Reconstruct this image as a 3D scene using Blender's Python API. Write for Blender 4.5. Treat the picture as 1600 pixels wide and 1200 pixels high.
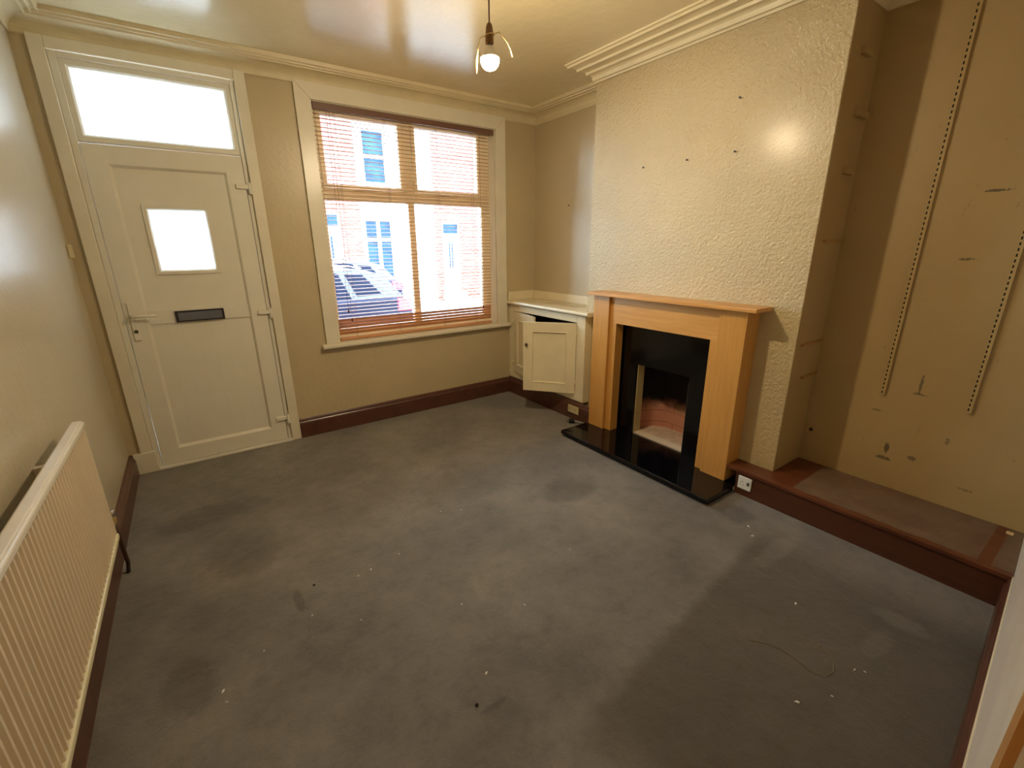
import bpy, bmesh, math, random
from mathutils import Vector, Matrix
random.seed(7)
D = bpy.data
C = bpy.context.scene
for o_ in list(D.objects): D.objects.remove(o_)
PI = math.pi

# ------------------------------------------------------------------ camera, world, exposure
cam_d = D.cameras.new('camera'); cam = D.objects.new('camera', cam_d); C.collection.objects.link(cam)
cam.location = (0.5636, -3.9359, 1.55666)
cam.rotation_euler = (1.27127, 0.00759, -0.61555)
cam_d.sensor_fit = 'HORIZONTAL'; cam_d.sensor_width = 36.0
cam_d.lens = 36.0*699.2514/1600.0
cam_d.clip_start = 0.01; cam_d.clip_end = 300
C.camera = cam
w = D.worlds.new('overcast_sky'); C.world = w; w.use_nodes = True
bg = w.node_tree.nodes['Background']
bg.inputs['Color'].default_value = (0.70, 0.86, 1.0, 1); bg.inputs['Strength'].default_value = 24.0
C.view_settings.view_transform = 'Standard'; C.view_settings.look = 'None'
C.view_settings.gamma = 1.0; C.view_settings.use_curve_mapping = False
C.view_settings.exposure = 0.38
def portal(name, x0, x1, z0, z1, y):
    l = D.lights.new(name, 'AREA'); l.shape = 'RECTANGLE'; l.size = x1-x0; l.size_y = z1-z0
    l.cycles.is_portal = True
    o = D.objects.new(name, l); C.collection.objects.link(o)
    o.location = ((x0+x1)/2, y, (z0+z1)/2); o.rotation_euler = (-PI/2, 0, 0)
portal('window_portal', 1.53, 3.15, 0.78, 2.6, 0.24)
BULB = 800.0     # emission of the lit bulb

# ------------------------------------------------------------------ materials
def newmat(name):
    m = D.materials.new(name); m.use_nodes = True
    nt = m.node_tree
    return m, nt, nt.nodes['Principled BSDF']
def lin(c):
    return tuple(((v/255.0)/12.92 if v/255.0 <= 0.04045 else ((v/255.0+0.055)/1.055)**2.4) for v in c)
def N(nt, t, **k):
    n = nt.nodes.new(t)
    for a, b in k.items(): setattr(n, a, b)
    return n
def coords(nt, scale=(1,1,1)):
    g = N(nt, 'ShaderNodeNewGeometry'); mp = N(nt, 'ShaderNodeMapping')
    mp.inputs['Scale'].default_value = scale
    nt.links.new(g.outputs['Position'], mp.inputs['Vector'])
    return mp.outputs['Vector']
def noise(nt, vec, scale, detail=3, rough=0.5):
    n = N(nt, 'ShaderNodeTexNoise'); n.inputs['Scale'].default_value = scale
    n.inputs['Detail'].default_value = detail; n.inputs['Roughness'].default_value = rough
    nt.links.new(vec, n.inputs['Vector']); return n.outputs['Fac']
def ramp(nt, fac, stops):
    r = N(nt, 'ShaderNodeValToRGB'); nt.links.new(fac, r.inputs['Fac'])
    e = r.color_ramp.elements
    while len(e) < len(stops): e.new(0.5)
    for i, (p, c) in enumerate(stops):
        e[i].position = p; e[i].color = (c[0], c[1], c[2], 1)
    return r.outputs['Color']
def bump(nt, bs, h, strength, dist, prev=None):
    b = N(nt, 'ShaderNodeBump'); b.inputs['Strength'].default_value = strength; b.inputs['Distance'].default_value = dist
    nt.links.new(h, b.inputs['Height'])
    if prev is not None: nt.links.new(prev, b.inputs['Normal'])
    nt.links.new(b.outputs['Normal'], bs.inputs['Normal']); return b.outputs['Normal']
def simple(name, rgb, rough=0.5, metal=0.0, var=0.06, vs=6.0, bs_=0.0, bscale=60, spec=None, coat=0.0):
    m, nt, b = newmat(name); c = lin(rgb); v = coords(nt)
    f = noise(nt, v, vs, 4)
    nt.links.new(ramp(nt, f, [(0.3, [x*(1-var) for x in c]), (0.7, [min(1, x*(1+var)) for x in c])]), b.inputs['Base Color'])
    b.inputs['Roughness'].default_value = rough; b.inputs['Metallic'].default_value = metal
    if spec is not None: b.inputs['Specular IOR Level'].default_value = spec
    if coat: b.inputs['Coat Weight'].default_value = coat; b.inputs['Coat Roughness'].default_value = 0.15
    if bs_: bump(nt, b, noise(nt, v, bscale, 3), bs_, 0.004)
    return m
def mixc(nt, fac, a, b, mode='MIX'):
    mx = N(nt, 'ShaderNodeMix', data_type='RGBA', blend_type=mode)
    if hasattr(fac, 'default_value') or hasattr(fac, 'is_output'): nt.links.new(fac, mx.inputs['Factor'])
    else: mx.inputs['Factor'].default_value = fac
    for s, k in ((a, 'A'), (b, 'B')):
        i = [q for q in mx.inputs if q.name == k and q.type == 'RGBA'][0]
        if isinstance(s, (tuple, list)): i.default_value = (s[0], s[1], s[2], 1)
        else: nt.links.new(s, i)
    return [q for q in mx.outputs if q.type == 'RGBA'][0]
def math_(nt, op, a, b=None, c=None):
    n = N(nt, 'ShaderNodeMath', operation=op)
    for i, s in enumerate((a, b, c)):
        if s is None: continue
        if isinstance(s, (int, float)): n.inputs[i].default_value = s
        else: nt.links.new(s, n.inputs[i])
    return n.outputs[0]
def sepxyz(nt):
    g = N(nt, 'ShaderNodeNewGeometry'); s = N(nt, 'ShaderNodeSeparateXYZ'); nt.links.new(g.outputs['Position'], s.inputs[0])
    return s.outputs

def wall_mat(name, rgb, tex, rough=0.34, scuffs=(), scale=55, coat=0.0):
    m, nt, b = newmat(name); c = lin(rgb); v = coords(nt)
    col = ramp(nt, noise(nt, v, 1.7, 4, 0.6), [(0.3, [x*0.93 for x in c]), (0.7, [min(1, x*1.05) for x in c])])
    # small random dark scuffs
    if scuffs:
        nz = noise(nt, coords(nt, (6, 6, 2.2)), 3.1, 5, 0.75)
        sc = ramp(nt, nz, [(0.0, (0, 0, 0)), (0.665, (0, 0, 0)), (0.71, (1, 1, 1)), (1, (1, 1, 1))])
        col = mixc(nt, math_(nt, 'MULTIPLY', sc, 0.45), col, lin((70, 62, 40)))
        P = sepxyz(nt)
        for (y, z, ry, rz, k) in scuffs:
            dy = math_(nt, 'DIVIDE', math_(nt, 'SUBTRACT', P[1], y), ry); dz = math_(nt, 'DIVIDE', math_(nt, 'SUBTRACT', P[2], z), rz)
            d = math_(nt, 'ADD', math_(nt, 'POWER', math_(nt, 'ABSOLUTE', dy), 2), math_(nt, 'POWER', math_(nt, 'ABSOLUTE', dz), 2))
            d = math_(nt, 'ADD', d, math_(nt, 'MULTIPLY', math_(nt, 'SUBTRACT', noise(nt, v, 75, 3, .7), 0.5), 5.0))
            mk = math_(nt, 'MULTIPLY', math_(nt, 'LESS_THAN', d, 1.0), k)
            col = mixc(nt, mk, col, lin((62, 56, 44)))
    nt.links.new(col, b.inputs['Base Color'])
    b.inputs['Roughness'].default_value = rough
    if coat: b.inputs['Coat Weight'].default_value = coat; b.inputs['Coat Roughness'].default_value = rough*.9
    vo = N(nt, 'ShaderNodeTexVoronoi', feature='SMOOTH_F1'); vo.inputs['Scale'].default_value = scale
    nt.links.new(v, vo.inputs['Vector'])
    nb = bump(nt, b, noise(nt, v, scale*1.3, 3, 0.6), tex, 0.008)
    bump(nt, b, vo.outputs['Distance'], tex*0.6, 0.006, nb)
    return m
CREAM = (192, 176, 141)
M_wall = wall_mat('cream_painted_wall', CREAM, 0.18, 0.36, scale=30)
M_wall_l = wall_mat('cream_satin_wall', (200, 190, 164), 0.25, 0.30, scale=34, coat=0.6)
M_breast = wall_mat('cream_textured_wallpaper', (198, 180, 138), 1.0, 0.27, scale=54, coat=0.35)
M_alc = wall_mat('scuffed_cream_wall', (172, 146, 98), 0.12, 0.45, scale=30, scuffs=[
    (-3.399, 1.788, .045, .006, .8), (-3.357, 1.476, .03, .006, .7), (-3.318, .819, .006, .05, .7), (-3.325, .76, .03, .006, .6),
    (-3.242, .408, .012, .03, .75), (-3.239, .345, .035, .01, .7), (-3.36, .39, .02, .012, .6), (-3.482, .537, .008, .02, .5), (-3.155, .621, .02, .005, .6), (-3.6, .3, .03, .006, .5)])
M_ceil = wall_mat('satin_painted_ceiling', (218, 204, 166), 0.22, 0.22, scale=16, coat=0.5)
M_corn = simple('cornice_paint', (212, 198, 160), 0.42)
M_white = simple('aged_white_gloss_paint', (222, 214, 190), 0.25, var=0.04)
M_trim = simple('white_trim_paint', (224, 217, 196), 0.3, var=0.04)
M_upvc = simple('white_plastic_door', (226, 222, 206), 0.28, var=0.02)
M_upvc_g = simple('grey_seal', (120, 118, 112), 0.6)
M_cup = simple('cream_cupboard_paint', (226, 214, 180), 0.33, var=0.05)
M_winf = simple('cream_window_paint', (250, 240, 210), 0.35, var=0.04)
M_rad = simple('radiator_enamel', (226, 212, 186), 0.3, var=0.02)
M_brown = simple('brown_skirting_gloss', (88, 55, 43), 0.3, var=0.2, vs=14)
M_dark = simple('dark_void_plastic', (14, 12, 12), 0.5)
M_black = simple('black_polished_granite', (9, 9, 12), 0.07, var=0.3, vs=90)
M_blackp = simple('black_granite_panel', (7, 7, 9), 0.12, var=0.3, vs=90)
M_chrome = simple('chrome', (210, 210, 210), 0.15, 1.0)
M_steel = simple('brushed_steel', (120, 124, 136), 0.42, 0.7)
M_pipe = simple('painted_brown_pipe', (66, 42, 30), 0.4)
M_sock = simple('white_socket_plastic', (225, 224, 214), 0.3, var=0.01)
M_sock2 = simple('yellowed_socket_plastic', (196, 184, 142), 0.35, var=0.05)
M_brick = simple('soot_free_red_brick', (150, 96, 84), 0.8, var=0.1, vs=3)
M_bulbholder = simple('brown_lampholder', (120, 84, 44), 0.5)
M_cordm = simple('brown_flex', (92, 50, 36), 0.6)
M_wire = simple('cream_wire', (226, 200, 130), 0.4)
M_slot = simple('slot_black', (10, 8, 6), 0.9)
M_chan = simple('painted_shelf_channel', (178, 152, 100), 0.45)
M_dust = simple('raw_plaster', (198, 186, 160), 0.8)
M_metal_dull = simple('dull_metal', (70, 66, 60), 0.5, 0.6)
M_fluff = simple('white_paint_flake', (226, 226, 220), 0.7)
M_thread = simple('olive_thread', (128, 118, 84), 0.8)

def wood_mat(name, c1, c2, axis, rough=0.35, sc=1.0):
    m, nt, b = newmat(name)
    s = [14*sc, 14*sc, 14*sc]; s[axis] = 0.9*sc
    v = coords(nt, tuple(s))
    f = noise(nt, v, 3.0, 6, 0.65)
    col = ramp(nt, f, [(0.25, lin(c1)), (0.75, lin(c2))])
    f2 = noise(nt, coords(nt, tuple(x*0.25 for x in s)), 2.0, 3, 0.5)
    col = mixc(nt, math_(nt, 'MULTIPLY', f2, 0.35), col, lin(c2))
    nt.links.new(col, b.inputs['Base Color']); b.inputs['Roughness'].default_value = rough
    bump(nt, b, f, 0.06, 0.002)
    return m
M_oakv = wood_mat('beech_veneer_upright', (182, 128, 56), (210, 156, 82), 2)
M_oakh = wood_mat('beech_veneer_horizontal', (184, 130, 60), (216, 162, 92), 1)
M_blind = wood_mat('stained_wood_slat', (182, 126, 84), (208, 154, 108), 0, 0.4)
M_valance = wood_mat('brown_wood_valance', (104, 74, 60), (120, 88, 72), 0, 0.4)
M_casing = wood_mat('varnished_wood_casing', (190, 140, 80), (210, 160, 96), 2, 0.3)

# carpet
def carpet():
    m, nt, b = newmat('worn_grey_brown_carpet'); v = coords(nt); P = sepxyz(nt)
    c1, c2 = lin((93, 90, 84)), lin((138, 132, 122))
    col = ramp(nt, noise(nt, v, 1.6, 5, 0.62), [(0.30, c1), (0.72, c2)])
    # fine pile
    col = mixc(nt, 0.22, col, ramp(nt, noise(nt, v, 330, 2), [(0.3, lin((50, 48, 46))), (0.7, lin((140, 134, 128)))]))
    nzs = noise(nt, v, 6, 6, 0.72)
    mot = ramp(nt, noise(nt, v, 11, 6, 0.75), [(0.30, (.80, .79, .77)), (0.5, (1, 1, 1)), (0.74, (1.12, 1.12, 1.12))])
    col = mixc(nt, 1.0, col, mot, 'MULTIPLY')
    # darker carpet colour along the back of the room, with a soft uneven edge
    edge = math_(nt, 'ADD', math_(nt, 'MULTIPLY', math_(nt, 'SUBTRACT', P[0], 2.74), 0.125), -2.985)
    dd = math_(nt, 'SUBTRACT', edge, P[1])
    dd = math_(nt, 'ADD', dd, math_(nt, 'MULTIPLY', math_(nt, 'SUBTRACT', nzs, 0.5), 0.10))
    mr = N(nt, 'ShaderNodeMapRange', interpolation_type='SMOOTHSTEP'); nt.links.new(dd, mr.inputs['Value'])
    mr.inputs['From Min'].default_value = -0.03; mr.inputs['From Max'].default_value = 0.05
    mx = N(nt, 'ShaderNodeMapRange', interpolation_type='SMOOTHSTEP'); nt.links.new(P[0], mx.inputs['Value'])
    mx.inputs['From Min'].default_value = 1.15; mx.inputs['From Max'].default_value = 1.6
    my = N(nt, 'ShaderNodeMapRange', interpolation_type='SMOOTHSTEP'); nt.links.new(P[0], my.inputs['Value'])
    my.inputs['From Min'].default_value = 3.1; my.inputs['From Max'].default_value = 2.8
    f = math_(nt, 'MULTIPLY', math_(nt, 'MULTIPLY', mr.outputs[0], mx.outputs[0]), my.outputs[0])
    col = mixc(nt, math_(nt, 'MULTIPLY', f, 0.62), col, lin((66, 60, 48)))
    # dirt marks with shapes of their own
    for (x, y, rx, ry, k, c) in [(.427, -.93, .28, .13, .55, (52, 47, 40)), (.56, -1.45, .16, .20, .45, (62, 58, 56)), (.34, -1.83, .10, .10, .3, (64, 60, 58)), (.31, -2.2, .09, .16, .5, (56, 54, 54)),
                               (2.40, -1.98, .20, .14, .45, (52, 47, 44)), (1.9, -1.5, .4, .2, .2, (66, 60, 54)), (1.0, -.75, .5, .2, .25, (60, 52, 42)), (1.18, -2.93, .06, .012, .4, (44, 42, 40)),
                               (3.02, -2.80, .10, .10, .5, (52, 45, 36)), (2.8, -3.64, .05, .12, .32, (140, 136, 132)), (2.86, -3.1, .22, .05, .22, (150, 144, 138)), (2.6, -3.62, .12, .04, .15, (150, 146, 142)),
                               (1.0, -2.9, .05, .3, .1, (52, 50, 48)), (.72, -1.98, .02, .08, .5, (52, 50, 48))]:
        dx = math_(nt, 'DIVIDE', math_(nt, 'SUBTRACT', P[0], x), rx); dy = math_(nt, 'DIVIDE', math_(nt, 'SUBTRACT', P[1], y), ry)
        d = math_(nt, 'ADD', math_(nt, 'MULTIPLY', dx, dx), math_(nt, 'MULTIPLY', dy, dy))
        d = math_(nt, 'ADD', d, math_(nt, 'MULTIPLY', math_(nt, 'SUBTRACT', nzs, 0.5), 3.2))
        r = N(nt, 'ShaderNodeMapRange', interpolation_type='SMOOTHSTEP'); nt.links.new(d, r.inputs['Value'])
        r.inputs['From Min'].default_value = 1.5; r.inputs['From Max'].default_value = 0.3
        col = mixc(nt, math_(nt, 'MULTIPLY', r.outputs[0], k*.8), col, lin(c))
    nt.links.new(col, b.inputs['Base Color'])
    b.inputs['Roughness'].default_value = 0.95; b.inputs['Specular IOR Level'].default_value = 0.2
    b.inputs['Sheen Weight'].default_value = 0.25; b.inputs['Sheen Roughness'].default_value = 0.5
    n1 = bump(nt, b, noise(nt, v, 420, 2), 0.5, 0.004)
    bump(nt, b, noise(nt, v, 14, 4, 0.7), 0.35, 0.02, n1)
    return m
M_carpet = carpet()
def ledge_top():
    m, nt, b = newmat('ledge_top_varnish'); P = sepxyz(nt); v = coords(nt, (9, 1.2, 9))
    base = ramp(nt, noise(nt, v, 3, 5, 0.6), [(0.3, lin((84, 42, 24))), (0.7, lin((110, 62, 38)))])
    dust = ramp(nt, noise(nt, coords(nt), 6, 5, 0.7), [(0.3, lin((98, 80, 62))), (0.7, lin((126, 108, 86)))])
    def band(a, c):
        return math_(nt, 'MULTIPLY', math_(nt, 'LESS_THAN', P[1], a), math_(nt, 'GREATER_THAN', P[1], c))
    nz = math_(nt, 'ADD', P[0], math_(nt, 'MULTIPLY', noise(nt, coords(nt), 12, 4, .6), 0.05))
    f = math_(nt, 'ADD', band(-2.965, -3.755), band(-3.80, -4.2))
    f = math_(nt, 'MULTIPLY', f, math_(nt, 'GREATER_THAN', nz, 3.30))
    col = mixc(nt, math_(nt, 'MULTIPLY', f, 0.8), base, dust)
    nt.links.new(col, b.inputs['Base Color']); 
    rr = math_(nt, 'ADD', math_(nt, 'MULTIPLY', f, 0.25), 0.28)
    nt.links.new(rr, b.inputs['Roughness'])
    return m
M_ledget = ledge_top()
M_ledgef = wood_mat('ledge_front_varnish', (70, 36, 20), (88, 50, 30), 1, 0.35, 0.6)
def firebrick():
    m, nt, b = newmat('sooty_fireback'); P = sepxyz(nt); v = coords(nt)
    bk = N(nt, 'ShaderNodeTexBrick'); 
    cx = N(nt, 'ShaderNodeCombineXYZ'); nt.links.new(math_(nt, 'ADD', P[1], P[0]), cx.inputs[0]); nt.links.new(P[2], cx.inputs[1]); nt.links.new(cx.outputs[0], bk.inputs['Vector'])
    bk.inputs['Scale'].default_value = 1.0; bk.inputs['Brick Width'].default_value = 0.22; bk.inputs['Row Height'].default_value = 0.1; bk.inputs['Mortar Size'].default_value = 0.006
    bk.inputs['Color1'].default_value = (*lin((190, 140, 104)), 1); bk.inputs['Color2'].default_value = (*lin((196, 132, 112)), 1); bk.inputs['Mortar'].default_value = (*lin((168, 116, 90)), 1)
    z = math_(nt, 'ADD', P[2], math_(nt, 'MULTIPLY', math_(nt, 'SUBTRACT', noise(nt, v, 9, 4, .6), .5), .16))
    r = N(nt, 'ShaderNodeMapRange', interpolation_type='SMOOTHSTEP'); nt.links.new(z, r.inputs['Value']); r.inputs['From Min'].default_value = .2; r.inputs['From Max'].default_value = .34
    col = mixc(nt, r.outputs[0], bk.outputs['Color'], lin((18, 12, 10)))
    nt.links.new(col, b.inputs['Base Color']); b.inputs['Roughness'].default_value = 0.9
    bump(nt, b, noise(nt, v, 40, 4), 0.5, 0.01)
    return m
M_fire = firebrick()
M_hfloor = simple('hearth_concrete', (196, 172, 150), 0.85, var=0.15, vs=14, bs_=0.3)
M_jamb = simple('rendered_jamb', (190, 172, 120), 0.8, var=0.08)
def brickwork(name, c1, c2, mo):
    m, nt, b = newmat(name); P = sepxyz(nt)
    bk = N(nt, 'ShaderNodeTexBrick'); cx = N(nt, 'ShaderNodeCombineXYZ')
    nt.links.new(P[0], cx.inputs[0]); nt.links.new(P[2], cx.inputs[1]); nt.links.new(cx.outputs[0], bk.inputs['Vector'])
    bk.inputs['Scale'].default_value = 1; bk.inputs['Brick Width'].default_value = .225; bk.inputs['Row Height'].default_value = .075; bk.inputs['Mortar Size'].default_value = .008
    bk.inputs['Color1'].default_value = (*lin(c1), 1); bk.inputs['Color2'].default_value = (*lin(c2), 1); bk.inputs['Mortar'].default_value = (*lin(mo), 1)
    nt.links.new(bk.outputs['Color'], b.inputs['Base Color']); b.inputs['Roughness'].default_value = 0.9
    return m
M_house = brickwork('pink_red_brickwork', (138, 66, 56), (112, 50, 44), (140, 118, 110))
M_stone = simple('painted_stone', (214, 208, 196), 0.8)
M_road = simple('asphalt_road', (128, 128, 130), 0.9, var=0.1, vs=2)
M_pave = simple('paving_slabs', (170, 166, 160), 0.9, var=0.1, vs=3)
M_slate = simple('roof_slate', (92, 94, 102), 0.7)
M_extglass = simple('dark_house_glass', (30, 52, 74), 0.4, var=0.4, vs=3, spec=.08)
M_extw = simple('white_house_frame', (232, 232, 230), 0.5)
M_cardk = simple('dark_blue_car_paint', (12, 16, 38), 0.45, var=0.02, spec=.12)
M_carglass = simple('car_window_glass', (5, 14, 34), 0.4, spec=.06)
M_tyre = simple('tyre_rubber', (26, 26, 28), 0.8)
M_red = simple('red_tail_lamp', (220, 24, 50), 0.2)
def glassmat(name, rough, tint=(1, 1, 1)):
    m = D.materials.new(name); m.use_nodes = True; nt = m.node_tree; nt.nodes.clear()
    o = N(nt, 'ShaderNodeOutputMaterial'); t = N(nt, 'ShaderNodeBsdfTransparent'); g = N(nt, 'ShaderNodeBsdfGlossy'); g.inputs['Roughness'].default_value = rough
    t.inputs['Color'].default_value = (*tint, 1)
    f = N(nt, 'ShaderNodeFresnel'); f.inputs['IOR'].default_value = 1.45; mx = N(nt, 'ShaderNodeMixShader')
    nt.links.new(f.outputs[0], mx.inputs[0]); nt.links.new(t.outputs[0], mx.inputs[1]); nt.links.new(g.outputs[0], mx.inputs[2]); nt.links.new(mx.outputs[0], o.inputs[0])
    return m
M_glass = glassmat('clear_window_glass', 0.02, (.95, .97, .97))
def frosted():
    m = D.materials.new('obscured_glass'); m.use_nodes = True; nt = m.node_tree; nt.nodes.clear()
    o = N(nt, 'ShaderNodeOutputMaterial'); t = N(nt, 'ShaderNodeBsdfTranslucent'); g = N(nt, 'ShaderNodeBsdfGlossy'); g.inputs['Roughness'].default_value = .2
    v = coords(nt)
    nt.links.new(ramp(nt, noise(nt, v, 26, 5, .7), [(0.2, (.45, .48, .50)), (0.5, (.80, .81, .82))]), t.inputs['Color'])
    mx = N(nt, 'ShaderNodeMixShader'); mx.inputs[0].default_value = .06
    b = N(nt, 'ShaderNodeBump'); b.inputs['Strength'].default_value = .5; nt.links.new(noise(nt, v, 60, 3), b.inputs['Height']); nt.links.new(b.outputs[0], g.inputs['Normal'])
    nt.links.new(t.outputs[0], mx.inputs[1]); nt.links.new(g.outputs[0], mx.inputs[2]); nt.links.new(mx.outputs[0], o.inputs[0])
    return m
M_frost = frosted()
def bulbm():
    m = D.materials.new('lit_bulb_glass'); m.use_nodes = True; nt = m.node_tree; nt.nodes.clear()
    o = N(nt, 'ShaderNodeOutputMaterial'); e = N(nt, 'ShaderNodeEmission'); e.inputs['Color'].default_value = (1.0, 0.80, 0.52, 1); e.inputs['Strength'].default_value = BULB
    nt.links.new(e.outputs[0], o.inputs[0]); return m
M_bulb = bulbm()

# ------------------------------------------------------------------ mesh helpers
class MB:
    def __init__(s): s.v = []; s.f = []; s.sm = []
    def add(s, vs, fs, sm=False):
        n = len(s.v); s.v += [tuple(v) for v in vs]; s.f += [tuple(n+i for i in f) for f in fs]; s.sm += [sm]*len(fs); return s
    def box(s, x0, x1, y0, y1, z0, z1):
        x0, x1 = min(x0, x1), max(x0, x1); y0, y1 = min(y0, y1), max(y0, y1); z0, z1 = min(z0, z1), max(z0, z1)
        return s.add([(x0,y0,z0),(x1,y0,z0),(x1,y1,z0),(x0,y1,z0),(x0,y0,z1),(x1,y0,z1),(x1,y1,z1),(x0,y1,z1)],
              [(0,3,2,1),(4,5,6,7),(0,1,5,4),(1,2,6,5),(2,3,7,6),(3,0,4,7)])
    def cbox(s, x0, x1, y0, y1, z0, z1, c):
        """box with all edges chamfered by c"""
        bm = bmesh.new(); bmesh.ops.create_cube(bm, size=1)
        for v in bm.verts:
            v.co = Vector(((x0+x1)/2+v.co.x*abs(x1-x0), (y0+y1)/2+v.co.y*abs(y1-y0), (z0+z1)/2+v.co.z*abs(z1-z0)))
        bmesh.ops.bevel(bm, geom=bm.edges[:], offset=c, segments=2, affect='EDGES', profile=0.5)
        bm.verts.index_update(); s.add([v.co[:] for v in bm.verts], [[v.index for v in f.verts] for f in bm.faces]); bm.free(); return s
    def prism(s, prof, a, b, fn, sm=False):
        """closed 2D profile swept from a to b; fn(p, q, t) -> xyz"""
        n = len(prof); vs = [fn(p, q, a) for p, q in prof]+[fn(p, q, b) for p, q in prof]
        fs = [(i, (i+1) % n, n+(i+1) % n, n+i) for i in range(n)]
        m = len(s.f)
        s.add(vs, fs, sm); n0 = len(s.v)-2*n
        s.f += [tuple(n0+i for i in reversed(range(n))), tuple(n0+n+i for i in range(n))]; s.sm += [False, False]
        return s
    def tube(s, pts, r, seg=10, sm=True, cap=True):
        pts = [Vector(p) for p in pts]; rs = r if isinstance(r, (list, tuple)) else [r]*len(pts)
        vs = []; up = None
        for i, p in enumerate(pts):
            t = (pts[min(i+1, len(pts)-1)]-pts[max(i-1, 0)]).normalized()
            if up is None: up = t.orthogonal().normalized()
            else: up = (up - t*up.dot(t)).normalized()
            w_ = t.cross(up)
            for k in range(seg):
                a = 2*PI*k/seg; vs.append(p+(up*math.cos(a)+w_*math.sin(a))*rs[i])
        fs = []
        for i in range(len(pts)-1):
            for k in range(seg):
                fs.append((i*seg+k, i*seg+(k+1) % seg, (i+1)*seg+(k+1) % seg, (i+1)*seg+k))
        s.add(vs, fs, sm)
        if cap:
            n0 = len(s.v)-len(vs); s.f += [tuple(n0+k for k in reversed(range(seg))), tuple(n0+(len(pts)-1)*seg+k for k in range(seg))]; s.sm += [False, False]
        return s
    def lathe(s, prof, c, axis='Z', seg=24, sm=True):
        """prof: list of (r, h) along axis from centre c"""
        vs = []
        for r, h in prof:
            for k in range(seg):
                a = 2*PI*k/seg; u, v = max(r, 1e-5)*math.cos(a), max(r, 1e-5)*math.sin(a)
                p = {'Z': (u, v, h), 'X': (h, u, v), 'Y': (v, h, u)}[axis]
                vs.append((c[0]+p[0], c[1]+p[1], c[2]+p[2]))
        fs = []
        for i in range(len(prof)-1):
            for k in range(seg): fs.append((i*seg+k, i*seg+(k+1) % seg, (i+1)*seg+(k+1) % seg, (i+1)*seg+k))
        s.add(vs, fs, sm); n0 = len(s.v)-len(vs)
        s.f += [tuple(n0+k for k in reversed(range(seg))), tuple(n0+(len(prof)-1)*seg+k for k in range(seg))]; s.sm += [sm, sm]
        return s
    def xf(s, M):
        s.v = [tuple(M @ Vector(v)) for v in s.v]; return s
    def build(s, name, mat, parent=None, bevel=0.0, seg=2):
        o0 = Vector((0, 0, 0))
        if parent is not None:
            o0 = WL(parent)
        else:
            xs, ys, zs = zip(*s.v); o0 = Vector(((min(xs)+max(xs))/2, (min(ys)+max(ys))/2, min(zs)))
        me = D.meshes.new(name); me.from_pydata([tuple(Vector(v)-o0) for v in s.v], [], s.f); me.validate(); me.update()
        for p, f in zip(me.polygons, s.sm): p.use_smooth = f
        bm = bmesh.new(); bm.from_mesh(me); bmesh.ops.recalc_face_normals(bm, faces=bm.faces[:]); bm.to_mesh(me); bm.free()
        me.materials.append(mat)
        o = D.objects.new(name, me); C.collection.objects.link(o)
        if parent is not None: o.parent = parent
        else: o.location = o0
        if bevel:
            md = o.modifiers.new('bevel', 'BEVEL'); md.width = bevel; md.segments = seg; md.limit_method = 'ANGLE'; md.angle_limit = 0.6; md.harden_normals = False
        return o
def WL(o):
    v = Vector(o.location); p = o.parent
    while p is not None: v = v+Vector(p.location); p = p.parent
    return v
def tag(o, label=None, cat=None, group=None, kind=None):
    if label: o['label'] = label
    if cat: o['category'] = cat
    if group: o['group'] = group
    if kind: o['kind'] = kind
    return o
def thing(name, loc, label, cat, group=None):
    o = D.objects.new(name, None); C.collection.objects.link(o); o.location = loc; o.empty_display_size = .1
    return tag(o, label, cat, group)
def struct(name, label, loc=None, mb=None, mat=None, bevel=0):
    if mb is None:
        o = D.objects.new(name, None); C.collection.objects.link(o); o.location = loc
    else: o = mb.build(name, mat, None, bevel)
    o['kind'] = 'structure'; o['label'] = label; return o
def copy_tree(o, parent=None):
    c = o.copy(); C.collection.objects.link(c)
    if parent is not None: c.parent = parent
    for ch in [q for q in D.objects if q.parent == o]: copy_tree(ch, c)
    return c

# ------------------------------------------------------------------ room dimensions
H = 2.80; XL = 3.645; XR = 3.731; XC = 3.384; YC0 = -1.09; YC1 = -2.80
def yb(x, off=0.0): return -3.874 + 0.058*(x-3.257) - off     # face of the slightly skewed back wall
# ------------------------------------------------------------------ shell
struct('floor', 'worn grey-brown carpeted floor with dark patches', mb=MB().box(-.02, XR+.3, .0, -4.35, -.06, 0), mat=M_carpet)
struct('ceiling', 'glossy cream painted ceiling', mb=MB().box(-.25, XR+.35, .3, -4.4, H, H+.1), mat=M_ceil)
fw = MB()
dx0, dx1, dz = .135, 1.05, 2.665; wx0, wx1, wz0, wz1 = 1.53, 3.15, .775, 2.60
fw.box(-.25, dx0, 0, .28, -.06, H); fw.box(dx0, dx1, 0, .28, dz, H); fw.box(dx1, wx0, 0, .28, -.06, H)
fw.box(wx0, wx1, 0, .28, -.06, wz0); fw.box(wx0, wx1, 0, .28, wz1, H); fw.box(wx1, XR+.35, 0, .28, -.06, H)
fw.box(dx0, dx1, .0, .28, -.06, -.0)
struct('wall_front', 'cream painted front wall around door and window', mb=fw, mat=M_wall)
struct('wall_left', 'glossy cream left wall behind the radiator', mb=MB().box(-.2, 0, 0, -4.35, 0, H), mat=M_wall_l)
struct('wall_alcove_left', 'cream wall of the small alcove above the cupboard', mb=MB().box(XL, XR+.3, 0, YC0, 0, H), mat=M_wall)
struct('wall_alcove_right', 'scuffed cream wall of the right alcove', mb=MB().box(XR, XR+.3, YC1, -4.25, 0, H), mat=M_alc)
bw = MB(); DX0, DX1 = .58, 1.42
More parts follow.
